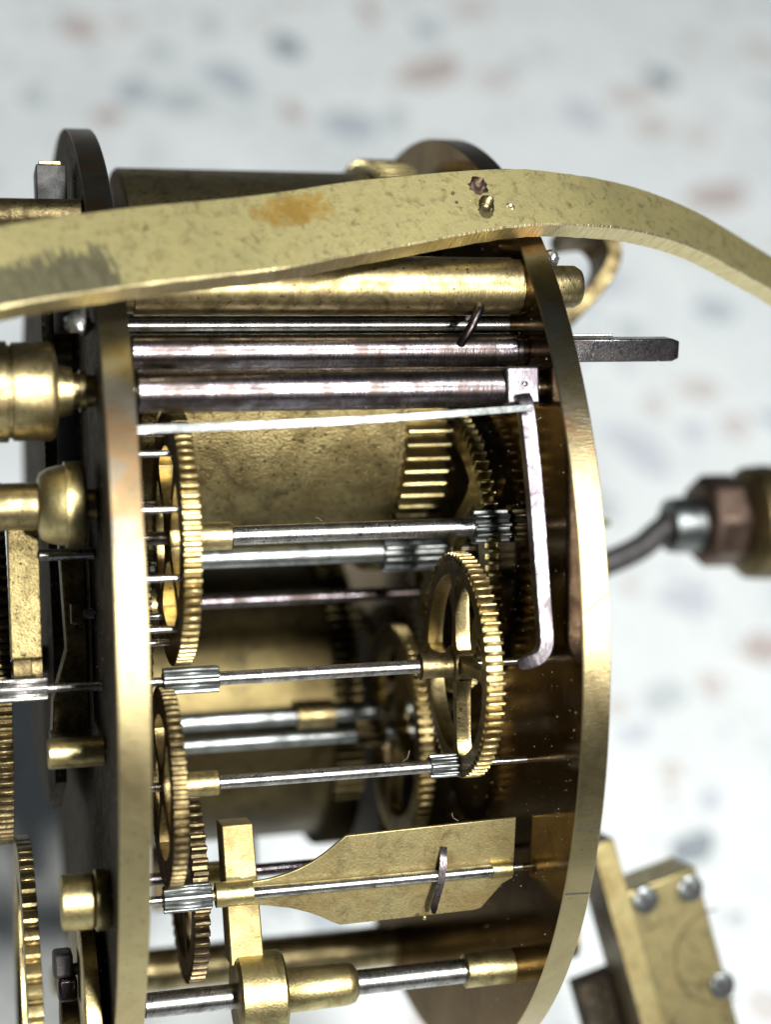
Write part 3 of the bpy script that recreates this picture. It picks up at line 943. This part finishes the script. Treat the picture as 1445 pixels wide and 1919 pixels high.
# ------------------------------------------------------------------ outside the front plate (left)
t = thing('turned_stud', (0, 18.2, 34.0), 'stout turned brass stud with a stepped neck, beside the front plate', 'stud')
mesh_obj('body', *lathe([(-13.0, 3.0), (-7.6, 3.1), (-7.5, 3.8), (-6.5, 3.8), (-6.4, 3.5), (-6.2, 3.5), (-6.1, 3.7), (-3.4, 3.75), (-3.0, 3.5), (-2.8, 2.4)], 18.2, 34.0, 56), 'pillar_brass', t, smooth=40)
mesh_obj('neck', *lathe([(-2.9, 2.0), (-1.7, 1.8), (-1.65, 1.4), (-1.2, 1.35), (-1.15, 1.6), (-0.7, 1.6), (-0.65, 1.25), (0.0, 1.2)], 18.2, 34.0, 40), 'pillar_brass', t, smooth=40)

t = thing('domed_nut', (0, 9.6, 33.0), 'domed brass nut with a bright glint on a horizontal stud', 'nut')
mesh_obj('dome', *lathe([(-4.5, 1.9), (-4.3, 2.5), (-3.7, 2.85), (-2.9, 3.05), (-2.5, 3.1), (-2.45, 3.3), (-1.2, 3.35), (-1.0, 3.2), (-0.9, 2.6)], 9.6, 33.0, 56), 'brass', t, smooth=60)
rod('stud', -12.0, -4.4, 1.8, 9.6, 33.0, 'pillar_brass', t)
rod('stud', -1.0, 0.0, 1.2, 9.6, 33.0, 'old_brass', t)

t = thing('upright_bar', (-5.5, -2.0, 30.0), 'flat upright brass bar with a steel peg, left of the front plate', 'bar')
mesh_obj('bar', *box((-5.5, 3.2, 28.6), (1.2, 5.4, 1.0)), 'barrel_brass', t, bevel=0.12)
mesh_obj('foot', *lathe([(-6.5, 2.1), (-5.2, 2.2), (-5.1, 1.8), (-4.3, 1.8)], -3.2, 27.0, 32), 'old_brass', t, smooth=40)
rod('peg', -4.4, 0.0, 0.45, 5.8, 29.5, 'steel', t, 20)

t = thing('dial_gear', (-7.0, -4.0, 10.0), 'fine-toothed dark brass wheel behind the upright bar', 'gear')
wheel_part(t, 'old_brass', -8.2, -6.6, -4.0, 10.0, 96, 16.0, depth=0.7, rim=2.0, hub=3.0, spokes=4, sang=0.4, fat=0.5)
rod('arbor', -9.0, 0.0, 1.4, -4.0, 10.0, 'dark_steel', t)

t = thing('added_dark_plate', (-2.0, -14.0, 0.0), 'added dark plate filling the space behind the studs, parallel to the front plate', 'plate')  # invented sheet, made dark so the gaps at the left stay dark
rk = [(20.0, 31.0), (8.0, 33.0), (-14.0, 31.0), (-28.0, 24.0), (-33.0, 8.0), (-30.0, -12.0), (-18.0, -17.0), (6.0, -18.0), (17.0, -14.0), (20.5, -2.0), (17.5, 10.0)]
mesh_obj('plate', *extrude(rk, (0, 0, 0), (0, 0, 1), (0, 1, 0), (1, 0, 0), -3.0, -2.0), 'dirty_face', t, smooth=30, bevel=0.1)
for q in ((24.0, 12.0), (-8.0, -8.0)):
    rod('spacer', -2.1, 0.0, 1.2, q[0], q[1], 'old_brass', t)

t = thing('bracket_lever', (-1.5, -6.0, 25.0), 'dull brass lever plate standing against the front plate', 'lever')
lv = [(-2.55, 7.6), (-1.2, 8.4), (-0.55, 5.5), (-0.55, -8.5), (-3.6, -9.2), (-3.4, -6.0), (-2.2, -2.0)]
mesh_obj('plate', *extrude(lv, (0, 0, 0), (1, 0, 0), (0, 1, 0), (0, 0, 1), 22.5, 26.0), 'old_brass', t, smooth=30, bevel=0.12)
rod('hinge_tube', -4.3, 0.0, 1.15, -9.3, 32.5, 'brass', t, 32)
mesh_obj('web', *box((-2.4, -8.9, 28.6), (1.4, 0.5, 3.4)), 'old_brass', t, bevel=0.08)
rod('peg', -1.0, 0.0, 0.4, 1.0, 28.0, 'steel', t, 16)
mesh_obj('peg_plate', *box((-1.4, 1.0, 26.6), (0.5, 0.8, 1.6)), 'old_brass', t, bevel=0.08)

t = thing('shoulder_screw', (0, -20.6, 33.0), 'short polished brass boss with a collar, low on the front plate', 'boss')
mesh_obj('head', *lathe([(-3.75, 1.9), (-3.6, 2.1), (-1.45, 2.15), (-1.3, 1.8)], -20.6, 33.0, 44), 'brass', t, smooth=40)
mesh_obj('collar', *lathe([(-1.35, 1.9), (-1.1, 2.35), (-0.3, 2.3), (0.0, 2.1)], -20.6, 33.0, 44), 'brass', t, smooth=50)

t = thing('large_dial_wheel', (-5.5, -38.0, 16.0), 'large evenly toothed brass wheel at the lower end of the front plate', 'gear')
wheel_part(t, 'gear_brass', -6.4, -5.2, -38.0, 16.0, 74, 19.2, depth=0.55, rim=2.6, hub=3.0, spokes=4, sang=0.2, fat=0.8)
rod('arbor', -7.5, 0.0, 1.4, -38.0, 16.0, 'dark_steel', t)

t = thing('cam_disc', (-1.2, -34.0, 20.0), 'smooth-edged brass cam disc lying against the front plate', 'cam')
mesh_obj('disc', *lathe([(-2.0, 10.3), (-1.85, 10.5), (-0.75, 10.5), (-0.6, 10.3)], -33.6, 20.5, 90), 'gear_brass', t, smooth=40)
rod('hub', -3.4, 0.0, 2.2, -33.6, 20.5, 'old_brass', t)
t = thing('square_lug', (-3.2, -29.0, 24.0), 'small dark steel lug beside the smooth cam disc', 'lug')
mesh_obj('lug', *box((-3.2, -27.8, 23.0), (0.8, 1.0, 1.2)), 'black_iron', t, bevel=0.3)
mesh_obj('tip', *box((-2.9, -29.8, 23.2), (0.8, 1.0, 1.0)), 'dark_steel', t, bevel=0.35)
rod('peg', -3.0, 0.0, 0.5, -28.4, 23.0, 'dark_steel', t, 16)

t = thing('steel_lug', (-1.5, 36.0, 18.0), 'dark blocky steel lug against the upper part of the front plate', 'lug')
mesh_obj('lug', *box((-1.9, 35.6, 19.0), (1.25, 2.6, 2.0)), 'black_iron', t, bevel=0.12)
mesh_obj('edge_strip', *box((-2.0, 38.3, 20.6), (0.9, 0.15, 0.5)), 'brass', t, bevel=0.05)
t = thing('brown_bar', (0, 32.4, 28.0), 'round dark brass bar ending at the front plate above the strap', 'bar')
rod('bar', -14.0, 0.0, 1.5, 32.4, 28.0, 'old_brass', t)

# ------------------------------------------------------------------ outside the back plate (right)
t = thing('bent_rod', (36.9, -2.0, -12.0), 'dark bent rod carrying a pale ferrule, copper nut and brass disc', 'rod')
rp = catmull([(36.4, -4.0, -10.0), (46.0, -3.0, -13.0), (55.0, -0.6, -15.0), (61.9, 1.6, -15.0), (66.0, 3.2, -15.0), (68.5, 5.0, -15.0), (70.2, 5.7, -15.0)], 6)
mesh_obj('rod', *sweep(rp, lambda f: circ(1.5 + 0.6 * max(0, f - 0.85) / 0.15), (0, 0, 1)), 'black_iron', t, smooth=50)
mesh_obj('ferrule', *lathe([(69.3, 2.4), (69.6, 3.1), (71.0, 3.3), (73.4, 3.2), (73.8, 2.4)], 5.6, -15.0, 32), 'nickel', t, smooth=40)
vs, fs = lathe([(73.2, 4.6), (73.9, 5.5), (77.6, 5.5), (78.3, 4.6)], 6.0, -15.0, 8)
mesh_obj('nut', vs, fs, 'copper', t, smooth=20, bevel=0.4)
mesh_obj('disc', *lathe([(78.2, 4.0), (78.6, 5.6), (79.6, 6.6), (82.0, 6.8), (84.5, 6.4), (85.0, 4.0)], 5.6, -15.0, 48), 'old_brass', t, smooth=40)
t = thing('thin_prong', (36.9, 5.0, -6.0), 'short thin brass prong sticking out above the dark bent rod', 'prong')
mesh_obj('prong', *sweep(catmull([(36.5, 3.5, -6.0), (48.0, 5.6, -8.0), (60.0, 6.2, -10.0)], 4), lambda f: circ(0.4), (0, 0, 1)), 'brass', t, smooth=40)

t = thing('brass_hook', (36.9, 22.0, 5.0), 'blurred curled brass hook behind the strap and the back plate', 'hook')
hp = catmull([(36.5, 19.0, 2.0), (44.0, 22.5, 2.0), (50.5, 27.0, 2.0), (54.5, 31.0, 2.0), (55.6, 34.0, 2.0), (54.0, 36.2, 2.0), (50.5, 36.0, 2.0)], 7)
mesh_obj('hook', *sweep(hp, lambda f: rect(0.8, 2.6), (0, 0.25, 0.97)), 'old_brass', t, smooth=40, bevel=0.15)

t = thing('screwed_bracket', (55.0, -45.0, -8.0), 'brass bracket block with steel screws, leaning behind the back plate', 'bracket')
dn = Vector((5.0, -19.5, 0)).normalized()
ac = Vector((-dn.y, dn.x, 0))
ax = (tuple(ac), tuple(-dn), (0, 0, 1))
def onb(a, d, w):       # a across, d down the bracket
    q = Vector((56.0, -30.3, 0)) + ac * a + dn * d
    return (q.x, q.y, w)
mesh_obj('block', *box(onb(3.2, 20.0, -3.0), (5.0, 17.6, 3.0), ax), 'brass', t, bevel=0.25)
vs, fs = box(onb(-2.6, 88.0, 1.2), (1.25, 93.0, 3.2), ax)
mesh_obj('cheek', vs, fs, None, t, bevel=0.15, mats=['dark_brass', 'satin_brass'], fm=[0, 0, 0, 0, 0, 1])  # sides darker than the front edge: shade put into the colour
mesh_obj('web', *box(onb(-4.4, 26.0, -4.2), (2.8, 15.0, 1.6), ax), 'dirty_face', t, bevel=0.15)  # added slab, its dark colour stands in for shade left of the cheek
rod('spindle', U_IN_R + T_PLATE, 52.0, 2.0, -38.0, -4.0, 'old_brass', t)
for a, d in ((1.7, 3.8), (6.9, 4.4), (7.5, 15.6)):
    c = onb(a, d, 0.0)
    vs, fs = [], []
    N = 24
    for r, h in ((1.5, 0), (1.46, 0.16), (1.3, 0.26), (0.8, 0.31), (0.05, 0.33)):
        for i in range(N):
            q = 2 * math.pi * i / N
            vs.append((c[0] + r * math.cos(q), c[1] + r * math.sin(q), c[2] + h))
    for k in range(4):
        for i in range(N):
            j = (i + 1) % N
            fs.append((k * N + i, k * N + j, (k + 1) * N + j, (k + 1) * N + i))
    sc = mesh_obj('screw', vs, fs, 'grey_steel', t, smooth=60)
    mesh_obj('slot', *box((c[0], c[1], c[2] + 0.30), (1.35, 0.26, 0.10), (tuple(Vector((0.7, -0.7, 0))), tuple(Vector((0.7, 0.7, 0))), (0, 0, 1))), 'black_iron', sc)
c = onb(8.0, 12.5, 0.0)
ring = []
N = 60
vs, fs = [], []
for r, h in ((4.95, -0.02), (5.0, 0.04), (5.1, 0.04), (5.15, -0.02)):
    for i in range(N):
        q = math.pi * 0.5 + math.pi * 1.15 * i / N
        vs.append((c[0] + r * math.cos(q), c[1] + r * math.sin(q), c[2] + h))
for k in range(3):
    for i in range(N - 1):
        fs.append((k * N + i, k * N + i + 1, (k + 1) * N + i + 1, (k + 1) * N + i))
mesh_obj('scribed_arc', vs, fs, 'dark_brass', t, smooth=40)

# a few threads of lint caught on the rods
vs, fs = [], []
g = random.Random(12)
for u, v, w in ((18.5, vA + 0.9, wA), (14.0, vD - 0.6, wD + 0.1), (24.0, vE + 0.6, wE), (6.5, 23.9, 31.2), (29.0, vF + 4.4, wF + 0.6),
                (46.5, vW - 1.0, wW + 0.9)):
    p = [Vector((u, v, w))]
    d = Vector((g.uniform(-1, 1), g.uniform(-1, 1), g.uniform(0, 0.4))).normalized()
    for i in range(7):
        d = (d + Vector((g.uniform(-1, 1), g.uniform(-1, 1), g.uniform(-0.5, 0.5))) * 0.5).normalized()
        p.append(p[-1] + d * 0.16)
    a, b = sweep(catmull([tuple(q) for q in p], 3), lambda f: circ(0.011, 5), (0.3, 0.2, 0.93))
    k = len(vs)
    vs += a; fs += [tuple(i + k for i in f) for f in b]
put(mesh_obj('lint', vs, fs, 'dust', None, pos=(18.5, 7.7, 29.0), smooth=60), 'fine pale threads of lint clinging to the steel rods', 'lint', None, 'stuff')

for o in bpy.data.objects:
    if '_p' in o:
        del o['_p']
